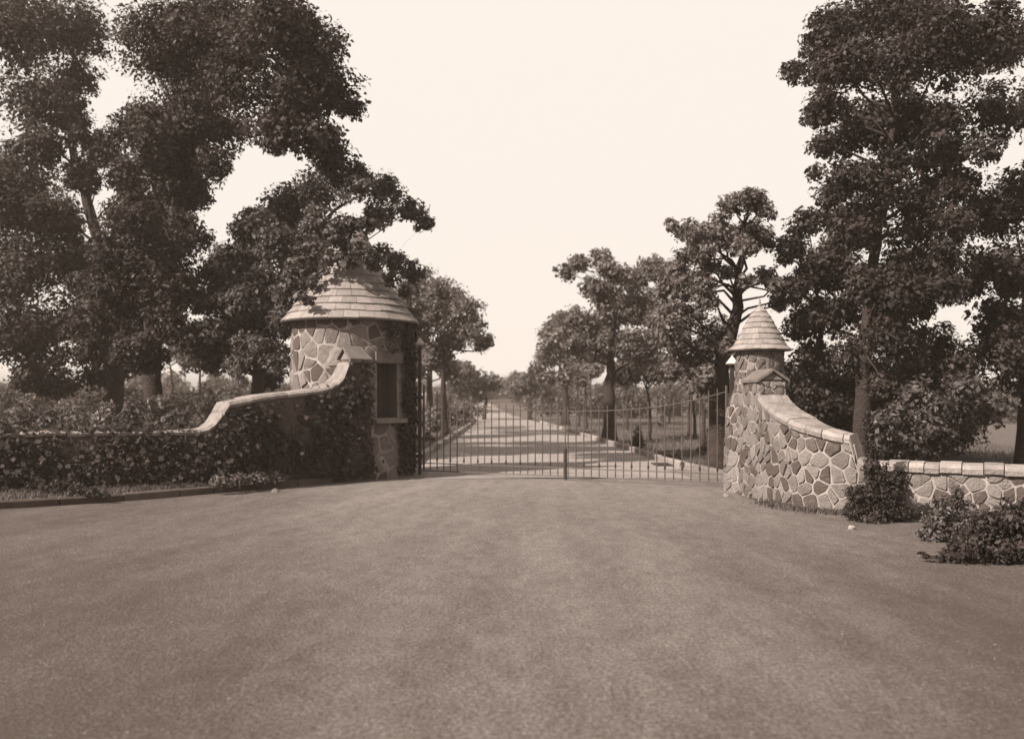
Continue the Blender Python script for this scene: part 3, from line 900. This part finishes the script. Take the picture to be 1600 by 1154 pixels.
tree('lighter leafy small tree just behind the low right wall', G(1440,16.5), 0.07,
     [W(1440,680,16.5), W(1436,640,16.5)],
     CP([(1380,665,24),(1415,655,28),(1455,700,20),(1375,695,22),(1420,700,24),(1390,650,24),(1430,622,30),(1470,640,34),(1502,610,28),(1440,672,30),(1400,690,22),(1545,640,36),(1480,680,18)], 16.5, 0.6, 14, 2), 0.10, 1.9, 113, 'leaf')
tree('wide dark tree beyond the right edge behind the low wall', G(1600,20), 0.2,
     [W(1600,560,20), W(1600,420,20)],
     CP([(1590,420,50),(1570,500,45),(1620,300,60),(1600,580,45),(1640,180,60)], 20, 1.2, 15, 1), 0.125, 2.2, 114, 'leaf_dark')
# slender trees in the park right of the road
slim = [(1077,42,'first slender tree on the right lawn, forked low, left of its pair'),(1086,38,'slender straight tree in the middle of the thin trunks on the right lawn'),(1098,34,'slender tree of the right lawn nearest the slim pier'),
        (1014,37,'slender tree on the right lawn leaning over a cone shaped bush'),(981,50,'thin pole-like tree just right of the stout kerbside oak'),(917,52,'short forked tree beside the right kerb left of the stout oak'),(903,56,'small tree farthest left on the right lawn'),(1045,64,'small far tree in the open lawn right of the road')]
for i, (px, d, lab) in enumerate(slim):
    rr = random.Random(200+i)
    tp = 585+rr.uniform(-8, 8); s = 38.0/d
    cl_ = [(px+rr.uniform(-26,26)*s, tp+rr.uniform(-14,14)*s, rr.uniform(12,19)*s) for _ in range(6)]
    tree(lab, G(px, d), 0.075+0.02*rr.random(), [W(px+rr.uniform(-3,3), 650, d), W(px+rr.uniform(-6,6), 610, d), W(px+rr.uniform(-8,8), 590, d)],
         CP(cl_, d, 1.2, 300+i), 0.17, 2.0, 400+i, 'leaf_light', 'young_tree', 'slender trees on the right lawn', nseg=6)
# trees behind the left wall, deeper in
deep = [(313,46,'slim far tree seen between the nearest oak and the tower behind the ivy wall',570,0.11,'leaf'),(155,44,'thin far trunk at the left edge behind the leaning oak',560,0.12,'leaf_dark'),
        (268,62,'far round tree between the trunks of the two left oaks',575,0.2,'leaf'),(60,50,'far dark tree at the extreme left beyond the wall',540,0.2,'leaf_dark'),(372,58,'pale far tree just left of the round tower',560,0.15,'leaf_light'),(600,64,'far tree hidden mostly by the round tower',560,0.2,'leaf')]
for i, (px, d, lab, ty, r0, mt) in enumerate(deep):
    rr = random.Random(500+i); s = 45.0/d
    cl_ = [(px+rr.uniform(-40,40)*s, ty-20+rr.uniform(-35,22)*s, rr.uniform(16,26)*s) for _ in range(8)]
    tree(lab, G(px, d), r0, [W(px, 600, d), W(px+rr.uniform(-6,6), 565, d)], CP(cl_, d, 1.5, 600+i), 0.22, 1.9, 700+i, mt, 'park_tree', 'trees deep in the park behind the ivy wall', nseg=6)
# far trees closing the view
fars = [(640,120,0),(690,128,0),(722,110,1),(748,140,0),(775,150,1),(800,138,0),(822,128,1),(850,118,0),(885,112,1),(925,115,0),(965,120,1),(1005,125,0),(1045,118,1),(1085,122,0),(1125,126,1),(1180,110,0),
        (1400,90,0),(1460,80,1),(1540,85,0),(30,90,1),(100,95,0),(170,90,1),(240,100,0),(300,95,1),(360,105,0),(420,100,1)]
ff = ['far hazy tree closing the view over the road crest', 'far tree line standing beyond the right lawn', 'far tree line standing beyond the ivy wall on the left']
ORD = ['first','second','third','fourth','fifth','sixth','seventh','eighth','ninth','tenth','eleventh','twelfth']
def far_label(i, px, k):
    same = sorted(p for p, _, _ in fars if (2 if p < 600 else (0 if p < 870 else 1)) == k)
    j = same.index(px)
    return ('far hazy tree over the road crest, %s from the left', 'far tree beyond the right lawn and wall, %s from the road', 'far tree beyond the ivy wall, %s from the left edge')[k] % ORD[j]
for i, (px, d, kd) in enumerate(fars):
    rr = random.Random(800+i); s = 120.0/d
    hgt = rr.uniform(36, 52) if 700 < px < 870 else rr.uniform(24, 42)
    top = 628-hgt*s
    cl_ = [(px+rr.uniform(-24,24)*s, top+rr.uniform(8,40)*s, rr.uniform(11,17)*s) for _ in range(8)]
    wh = 'left of the road' if px < 700 else ('over the road crest' if px < 870 else 'beyond the right lawn' if px < 1200 else 'beyond the low right wall')
    lab = 'far hazy tree %s, number %s from the left' % (wh, i)
    k = 2 if px < 600 else (0 if px < 870 else 1)
    tree(far_label(i, px, k), G(px, d), 0.25, [W(px, 625, d), W(px, top+30*s, d)], CP(cl_, d, 3, 900+i), 0.42, 2.2, 950+i, 'leaf' if kd else 'leaf_light', 'far_tree', ff[k], nseg=6, twigs=0)

# ------------------------------------------------------------------ shrubs
def shrub(label, base, clumps, size, lai, seed, mat='leaf', name='shrub', group=None, up=0.3, spray=0.46, asp=0.5):
    r_ = np.random.default_rng(seed); rnd = random.Random(seed)
    e = empty(name, base, label, 'shrub', group)
    m_ = MB()
    m_.tube([Vector(base)+Vector((0,0,-.04)), Vector(base)+Vector((0,0,.05))], [.03,.02], 6)
    for (x, y, z, r) in clumps:
        b = Vector(base)+Vector((rnd.uniform(-.01,.01), rnd.uniform(-.01,.01), 0)); c = Vector((x, y, z))
        m_.tube([b, b.lerp(c,.5)+Vector((rnd.uniform(-.03,.03),0,.03)), c], [0.016,.011,.005], 5, cap=False)
    m_.build('stem', M['stem'], e)
    C, NM, VR = leaves(clumps, size, lai, r_, up=up, spray=spray)
    leaf_mesh('foliage', C, NM, VR, size, M[mat], e, r_, asp, zmin=base[2]+.01)
    return e
def blob(px, py, r, d, dy=0.0):
    x, y, z = W(px, py, d+dy); return (x, y, z, r/F*(d+dy))
d = 12.25
shrub('dark evergreen shrub with a tall leader at the foot of the right wall step', (W(1368,0,d)[0], d, 0),
      [blob(1368,798,30,d),blob(1343,800,23,d,.1),blob(1395,796,26,d,.05),blob(1365,768,30,d),blob(1394,765,24,d),blob(1344,775,20,d),blob(1370,740,20,d),blob(1362,722,13,d,.05),blob(1360,708,11,d,.05),blob(1359,694,10,d,.05),blob(1358,680,9,d,.05),blob(1357,667,8,d,.05),blob(1356,655,7,d,.05),blob(1356,645,5,d,.05),blob(1400,748,16,d)],
      0.05, 5.0, 31, 'leaf_dark', 'evergreen_shrub')
d = 10.6
shrub('loose leafy shrub before the low right wall near the right edge', (W(1480,0,d)[0], d, 0),
      [blob(1470,850,26,d),blob(1448,835,16,d),blob(1465,810,24,d),blob(1488,828,30,d),blob(1475,786,16,d),blob(1503,795,22,d),blob(1495,770,12,d)], 0.06, 2.6, 32, 'leaf')
d = 9.2
shrub('low wide dark shrub cut by the right edge of the view', (W(1530,0,d)[0], d, 0),
      [blob(1462,874,11,d),blob(1488,868,22,d),blob(1520,858,34,d),blob(1560,855,42,d),blob(1600,850,45,d),blob(1545,822,30,d),blob(1445,866,7,d),blob(1505,880,16,d),blob(1478,882,9,d),blob(1585,805,38,d),blob(1620,820,45,d)], 0.055, 3.2, 33, 'leaf_dark')
d = 14.5
shrub('low leafy shrub on the verge below the ivy wall, at the left edge', (W(125,0,d)[0], d, 0.1),
      [blob(120,768,16,d),blob(145,770,12,d,-.1),blob(98,766,17,d,.1),blob(72,764,18,d,.15),blob(165,774,8,d,-.1),blob(50,766,17,d,.2)], 0.06, 2.6, 34, 'leaf_dark')
d = 16.2
for k, (a, lab) in enumerate(((345,'low pale mound plant on the left verge, leftmost of the row'),(375,'low pale mound plant second along the left verge'),(402,'low pale mound plant third along the left verge'),(430,'low pale mound plant nearest the tower on the left verge'))):
    dd = 15.75+0.36*k
    shrub(lab, (W(a,0,dd)[0], dd, 0.12), [blob(a,750-k*1.5,13,dd),blob(a-10,756-k,10,dd),blob(a+11,754-k,11,dd,.06)], 0.05, 3.0, 40+k, 'leaf_light', 'mound_plant', 'low pale plants along the left verge')
# park shrubs
d = 30.5
shrub('dark cone shaped bush on the right lawn by the kerb', (W(997,0,d)[0], d, 0), [blob(997,694,11,d),blob(997,684,9.5,d),blob(997,675,7,d),blob(997,667,4,d)], 0.08, 4, 51, 'leaf_dark', 'cone_bush', up=.2)
d = 55
shrub('small far cone bush in the middle of the right lawn', (W(1034,0,d)[0], d, 0), [blob(1034,662,7,d),blob(1034,655,5,d),blob(1034,650,3,d)], 0.16, 3.2, 52, 'leaf', 'cone_bush')
d = 24.5
shrub('low dark bush at the right kerb behind the gate', (W(1045,0,d)[0]+.3, d, 0), [blob(1040,715,8,d),blob(1052,712,9,d),blob(1062,717,7,d)], 0.07, 3, 53, 'leaf_dark')
d = 21.8
shrub('low dark hedge clump behind the gate beside the tall oak trunk', (W(1090,0,d)[0], d, 0), [blob(1078,729,8,d),blob(1090,730,9,d),blob(1102,731,8,d),blob(1068,727,6,d)], 0.07, 3, 54, 'leaf_dark', 'low_hedge')
d = 26
shrub('upright dark bush between the thin trunks and the slim pier', (W(1110,0,d)[0], d, 0), [blob(1110,695,12,d),blob(1113,675,10,d),blob(1100,702,10,d)], 0.09, 3, 55, 'leaf_dark')
for k, (px, d_, ry, lab) in enumerate(((650,32,655,'pale shrub on the left verge just past the tower'),(700,46,652,'pale leafy shrub on the left verge behind the two trunks'),(722,56,646,'small pale shrub farthest along the left verge'),(668,36,690,'low dark shrub at the left road kerb'))):
    shrub(lab, (W(px,0,d_)[0]-.2, d_, 0), [blob(px-10,ry+8,10,d_),blob(px+4,ry+4,11,d_),blob(px,ry-6,10,d_),blob(px-14,ry-2,9,d_)], 0.10+.001*d_, 2.4, 60+k, 'leaf_light' if k < 3 else 'leaf_dark')
# undergrowth that reads as one mass
def mass(name, label, strip, size, lai, seed, mat):
    rr = random.Random(seed); cl_ = []
    for (px0, px1, d0, d1, h0, h1, n) in strip:
        for i in range(n):
            dd = rr.uniform(d0, d1); px = px0+(px1-px0)*(i+rr.random())/n; hh = rr.uniform(h0, h1)
            x = (px-800)/F*dd; z0 = gz(x, dd)
            for j in range(2): cl_.append((x+rr.uniform(-.5,.5)*hh, dd, z0+hh*(.35+.35*j), hh*.42))
    r2 = np.random.default_rng(seed)
    C, NM, VR = leaves(cl_, size, lai, r2, spray=.4)
    o = leaf_mesh(name, C, NM, VR, size, M[mat], None, r2, zmin=0.02)
    o['kind'] = 'stuff'; o['label'] = label; o['category'] = 'undergrowth'
mass('undergrowth', 'dark tangled undergrowth deep in the park behind the ivy wall', [(-60,430,40,50,1.3,2.2,26),(430,640,50,62,1.5,2.6,12)], 0.17, 1.5, 61, 'leaf_dark')
mass('undergrowth', 'dark hedgerow closing the far side of the right lawn', [(860,1200,80,92,1.8,3.4,30),(1380,1640,62,75,1.6,3.0,16)], 0.26, 1.5, 62, 'leaf')
mass('undergrowth', 'dark bushes crowding behind the right wall under the enormous oak', [(1235,1470,23,28,1.7,2.9,16)], 0.12, 1.7, 64, 'leaf_dark')
mass('undergrowth', 'bushy growth along the left side of the road beyond the tower', [(640,700,44,52,.7,1.3,9),(690,740,58,72,.9,1.6,10)], 0.15, 1.6, 63, 'leaf_light')
# hedge plants behind the left wall
hb = random.Random(9)
for k in range(9):
    px = 40+k*34+hb.uniform(-8,8); dd = 21+hb.uniform(-2.5,3.5); top = 640+hb.uniform(-14,12)
    place = ['leftmost, outside the thick leaning trunk','second from the left edge','third from the left edge','before the thick leaning trunk','between the two big trunks','before the trunk of the nearest oak','just right of the nearest oak trunk','second right of the nearest oak trunk','nearest to the wall step'][k]
    shrub('bushy plant behind the ivy wall, '+place, (W(px,0,dd)[0], dd, 0),
          [blob(px+hb.uniform(-12,12), top+hb.uniform(0,40), hb.uniform(14,22), dd, hb.uniform(-.5,.5)) for _ in range(7)], 0.10, 1.7, 80+k, 'leaf' if k % 2 else 'leaf_light', 'garden_shrub', 'shrubs growing behind the ivy wall', spray=.36)
d = 20.5
shrub('tall feathery pale shrub rising behind the wall step left of the tower', (W(368,0,d)[0], d, 0),
      [blob(368+hb.uniform(-16,16), 570+k*9, 11+k*.6, d, hb.uniform(-.3,.3)) for k in range(8)], 0.09, 1.2, 95, 'leaf_light', 'feathery_shrub', up=0.1, spray=.3, asp=.25)

# ------------------------------------------------------------------ ivy on the left wall
iv = empty('ivy', (*left_path.pos(3), 0.15), 'thick ivy climbing over the shaded face of the left wall', 'climbing plant')
r_ = np.random.default_rng(77)
P_l = []; N_l = []; V_l = []
rv = random.Random(3)
stems = MB()
lsz = []
for k in range(760):
    u = rv.uniform(0.03, left_path.len-0.2)
    dens = 0.5+0.5*math.sin(u*2.3+1.0)*math.sin(u*0.9+.4)
    if u > 0.8 and rv.random() > 0.35+0.65*dens: continue
    top = topL(u)
    over = u > ul+0.7 and rv.random() < 0.34     # spilling over the low coping
    v = top+rv.uniform(-.05,.14) if over else rv.random()**1.1*top*rv.choice((1.0, 0.95, 0.8))
    n = rv.randint(14, 44); s = rv.uniform(.07, .20); sv = rv.random(); bulge = rv.uniform(.02, .12); nm = left_path.nrm(u)
    for j in range(n):
        uu = min(left_path.len, max(0.03, u+rv.gauss(0, s))); vv = v+rv.gauss(0, s*(.5 if over else 1))
        if vv < 0.12 or (not over and vv > topL(uu)-0.02): continue
        if vv > topL(uu)+0.24: continue
        dd = 0.05+abs(rv.gauss(0, bulge))
        if vv > topL(uu)-0.03: dd = rv.uniform(-.38, .12); vv = max(vv, topL(uu)+0.09) if dd < .07 else vv
        P_l.append(left_path.at(uu, vv, dd)); N_l.append((nm.x+rv.gauss(0,.5), nm.y+rv.gauss(0,.5), .5+rv.gauss(0,.45))); V_l.append(min(1, max(0, sv+rv.gauss(0,.25))))
for k in range(26):
    u = rv.uniform(1.0, left_path.len-.4); pts = [left_path.at(u, 0.1, 0.05)]; z = 0.1
    while z < topL(u)-0.15:
        z += 0.18; u = min(left_path.len-.1, max(.3, u+rv.uniform(-.12,.12))); pts.append(left_path.at(u, z, 0.05))
    stems.tube(pts, [0.014*(1-.6*i/len(pts)) for i in range(len(pts))], 5, cap=False)
stems.build('stem', M['stem'], iv)['kind'] = 'stuff'
leaf_mesh('foliage', np.array(P_l), np.array(N_l), np.array(V_l), 0.088, M['ivy'], iv, r_, 0.85)

# ivy added to darken the shaded side of the tower
it = empty('ivy', (LC[0]+1.2, LC[1]-.2, 0.05), 'dark ivy added to deepen the shaded right side of the round tower', 'climbing plant')
P_l = []; N_l = []; V_l = []
for k in range(330):
    th = rad(rv.uniform(69, 118)); z = rv.uniform(0.1, 3.05)
    if z < 1.0 and rv.random() < .25: th = rad(rv.uniform(58, 75))
    if rv.random() < .10 and 2.5 < z: th = rad(rv.uniform(45, 68))
    s = rv.uniform(.06, .14); sv = rv.random()
    for j in range(rv.randint(14, 32)):
        t_ = th+rv.gauss(0, s)/1.2*.7; zz = z+rv.gauss(0, s)
        if not .05 < zz < 3.08 or (t_ < rad(63) and 1.05 < zz < 2.45): continue
        P_l.append(ang_pt(LC, 1.25+abs(rv.gauss(0, .05)), t_, zz)); N_l.append((math.sin(t_)+rv.gauss(0,.4), -math.cos(t_)+rv.gauss(0,.4), .5+rv.gauss(0,.4))); V_l.append(min(1, max(0, sv*.8+rv.gauss(0,.2))))
m_ = MB()
for k in range(7):
    t_ = rad(72+k*6.5); pts = []
    for i in range(14):
        pts.append(ang_pt(LC, 1.255, t_, 0.05+i*.22)); t_ += rv.uniform(-.05,.05)
    m_.tube(pts, [0.015*(1-.05*i) for i in range(14)], 5, cap=False)
m_.build('stem', M['stem'], it)['kind'] = 'stuff'
leaf_mesh('foliage', np.array(P_l), np.array(N_l), np.array(V_l), 0.085, M['ivy'], it, r_, 0.85)

# ------------------------------------------------------------------ grass and pebbles
def blades(name, P, h, seed, mat):
    r_ = np.random.default_rng(seed); n = len(P)
    P = np.array(P); a = r_.uniform(0, 2*math.pi, n); wd = 0.006+0.006*r_.random(n)
    hh = h*r_.uniform(.5, 1.2, n); lean = r_.normal(size=(n,2))*0.4*hh[:,None]
    v0 = P+np.stack([np.cos(a)*wd, np.sin(a)*wd, np.zeros(n)],1); v1 = P-np.stack([np.cos(a)*wd, np.sin(a)*wd, np.zeros(n)],1)
    v2 = P+np.stack([lean[:,0], lean[:,1], hh],1)
    V = np.stack([v0,v1,v2],1).reshape(-1,3)
    me = bpy.data.meshes.new(name)
    me.vertices.add(3*n); me.vertices.foreach_set('co', V.astype(np.float32).ravel())
    me.loops.add(3*n); me.loops.foreach_set('vertex_index', np.arange(3*n, dtype=np.int32))
    me.polygons.add(n); me.polygons.foreach_set('loop_start', np.arange(0,3*n,3,dtype=np.int32))
    at = me.attributes.new('var','FLOAT','POINT'); at.data.foreach_set('value', np.repeat(r_.random(n),3).astype(np.float32))
    me.update(calc_edges=True)
    o = link(name, me, mat); o['kind'] = 'stuff'; return o
rg = random.Random(12); P = []
for k in range(16000):
    t = rg.random(); f = rg.random(); i = t*(len(kp)-1.001); a = int(i); p = kp[a].lerp(kp[a+1], i-a)
    q = left_path.pos(left_path.len*t)
    P.append((p.x+(q.x-p.x)*(.1+.9*f), p.y+(q.y-p.y)*(.1+.9*f), 0.10+.03*f))
g_ = blades('grass', P, 0.09, 5, M['grass']); setp(g_, 'dry grass on the verge under the ivy wall', 'grass')
P = []
for k in range(9000):      # along the foot of the right wall
    u = rg.uniform(1.5, right_path.len); dd = abs(rg.gauss(0, .12))+.02
    P.append(right_path.at(u, 0.0, dd))
g_ = blades('grass', P, 0.07, 6, M['grass']); setp(g_, 'weeds and grass along the foot of the right wall', 'grass')
P = []
while len(P) < 60000:       # lawns beyond the gate
    y = 19+55*rg.random()**1.6; x = rg.uniform(-8, 16)*(y/30)**.4
    if lk(y)-.25 < x < rk(y)+.2 or (x-LC[0])**2+(y-LC[1])**2 < 1.7: continue
    if x < -3 and y < 20.5: continue
    P.append((x, y, 0.0))
g_ = blades('grass', P, 0.13, 8, M['grass']); setp(g_, 'rough lawn grass on both sides of the road beyond the gate', 'grass')
# pebbles loose on the forecourt
m_ = MB(); rp = random.Random(4)
for k in range(4200):
    y = 4.2+11*rp.random()**1.7; x = rp.uniform(-.62,.62)*y*1.05
    if y > 11.5 and abs(x) > 3.4: continue
    s = rp.uniform(.002,.005)*(1.0 if rp.random() < .97 else 1.8); a = rp.uniform(0, 6.28)
    pts = []
    for j in range(5):
        q = a+j*1.2566; pts.append((x+math.cos(q)*s*rp.uniform(.8,1.3), y+math.sin(q)*s*rp.uniform(.8,1.3), 0.001))
    pts.append((x, y, s*.9))
    m_.add(pts, [(j, (j+1)%5, 5) for j in range(5)])
o = m_.build('gravel', M['pebble']); setp(o, 'loose pale gravel scattered over the forecourt', 'gravel', None, 'stuff')
# white litter scraps / stones
for k, (px, py, lab) in enumerate(((430,768,'pale broken stone lying at the left kerb near the mound plants'),(1331,826,'small white stone beside the evergreen shrub at the right wall'),(1272,797,'white stone at the foot of the right wall'),(1135,775,'pale stone at the foot of the slim pier'))):
    dd = EYE*F/(py-HOR); x = (px-800)/F*dd; rr = random.Random(k); s = .055 if k != 0 else .07
    V = []; Fc = []
    for ring, (rz, rrr) in enumerate(((0,1.0),(0.45,.9),(.8,.5))):
        for j in range(7):
            q = 2*math.pi*j/7; V.append((x+math.cos(q)*s*rrr*rr.uniform(.75,1.2), dd+math.sin(q)*s*rrr*rr.uniform(.75,1.2), rz*s*rr.uniform(.8,1.1)))
    for g in range(2):
        for j in range(7): Fc.append((g*7+j, g*7+(j+1)%7, (g+1)*7+(j+1)%7, (g+1)*7+j))
    Fc.append(tuple(14+j for j in range(7)))
    o = mesh('loose_stone', V, Fc, M['kerb']); setp(o, lab, 'stone', 'pale loose stones at the edges of the forecourt')
# storm drain mouth in the right kerb
x_, y_ = rk(23.0), 23.0
dr = empty('storm_drain', (x_-.22, y_, 0), 'dark storm drain inlet set in the road beside the right kerb behind the gate', 'drain')
m_ = MB(); 
for a in ((x_-.42,x_-.02,y_-.42,y_-.38),(x_-.42,x_-.02,y_+.38,y_+.42),(x_-.42,x_-.38,y_-.38,y_+.38),(x_-.06,x_-.02,y_-.38,y_+.38)): m_.box(a[0],a[1],a[2],a[3],.0,.03)
m_.build('frame', M['dark_iron'], dr)
for k in range(7):
    m_ = MB(); yb = y_-.33+k*.11; m_.box(x_-.378,x_-.062,yb-.02,yb+.02,.012,.028); m_.build('grate_bar', M['dark_iron'], dr)

# ------------------------------------------------------------------ haze
hz = MB(); hz.box(-170, 170, -30, 240, -1.2, 14.5)
hm = bpy.data.materials.new('haze'); hm.use_nodes = True; ht = hm.node_tree; ht.nodes.clear()
pv = ht.nodes.new('ShaderNodeVolumePrincipled'); pv.inputs['Density'].default_value = 0.0010
pv.inputs['Color'].default_value = (1.0, 0.82, 0.68, 1); pv.inputs['Anisotropy'].default_value = 0.2
ho = ht.nodes.new('ShaderNodeOutputMaterial'); ht.links.new(pv.outputs[0], ho.inputs['Volume'])
h = hz.build('haze', hm); h['kind'] = 'stuff'; h['label'] = 'thin pale summer haze filling the park'; h['category'] = 'haze'
print('leaves', LEAFN, 'objects', len(bpy.data.objects))
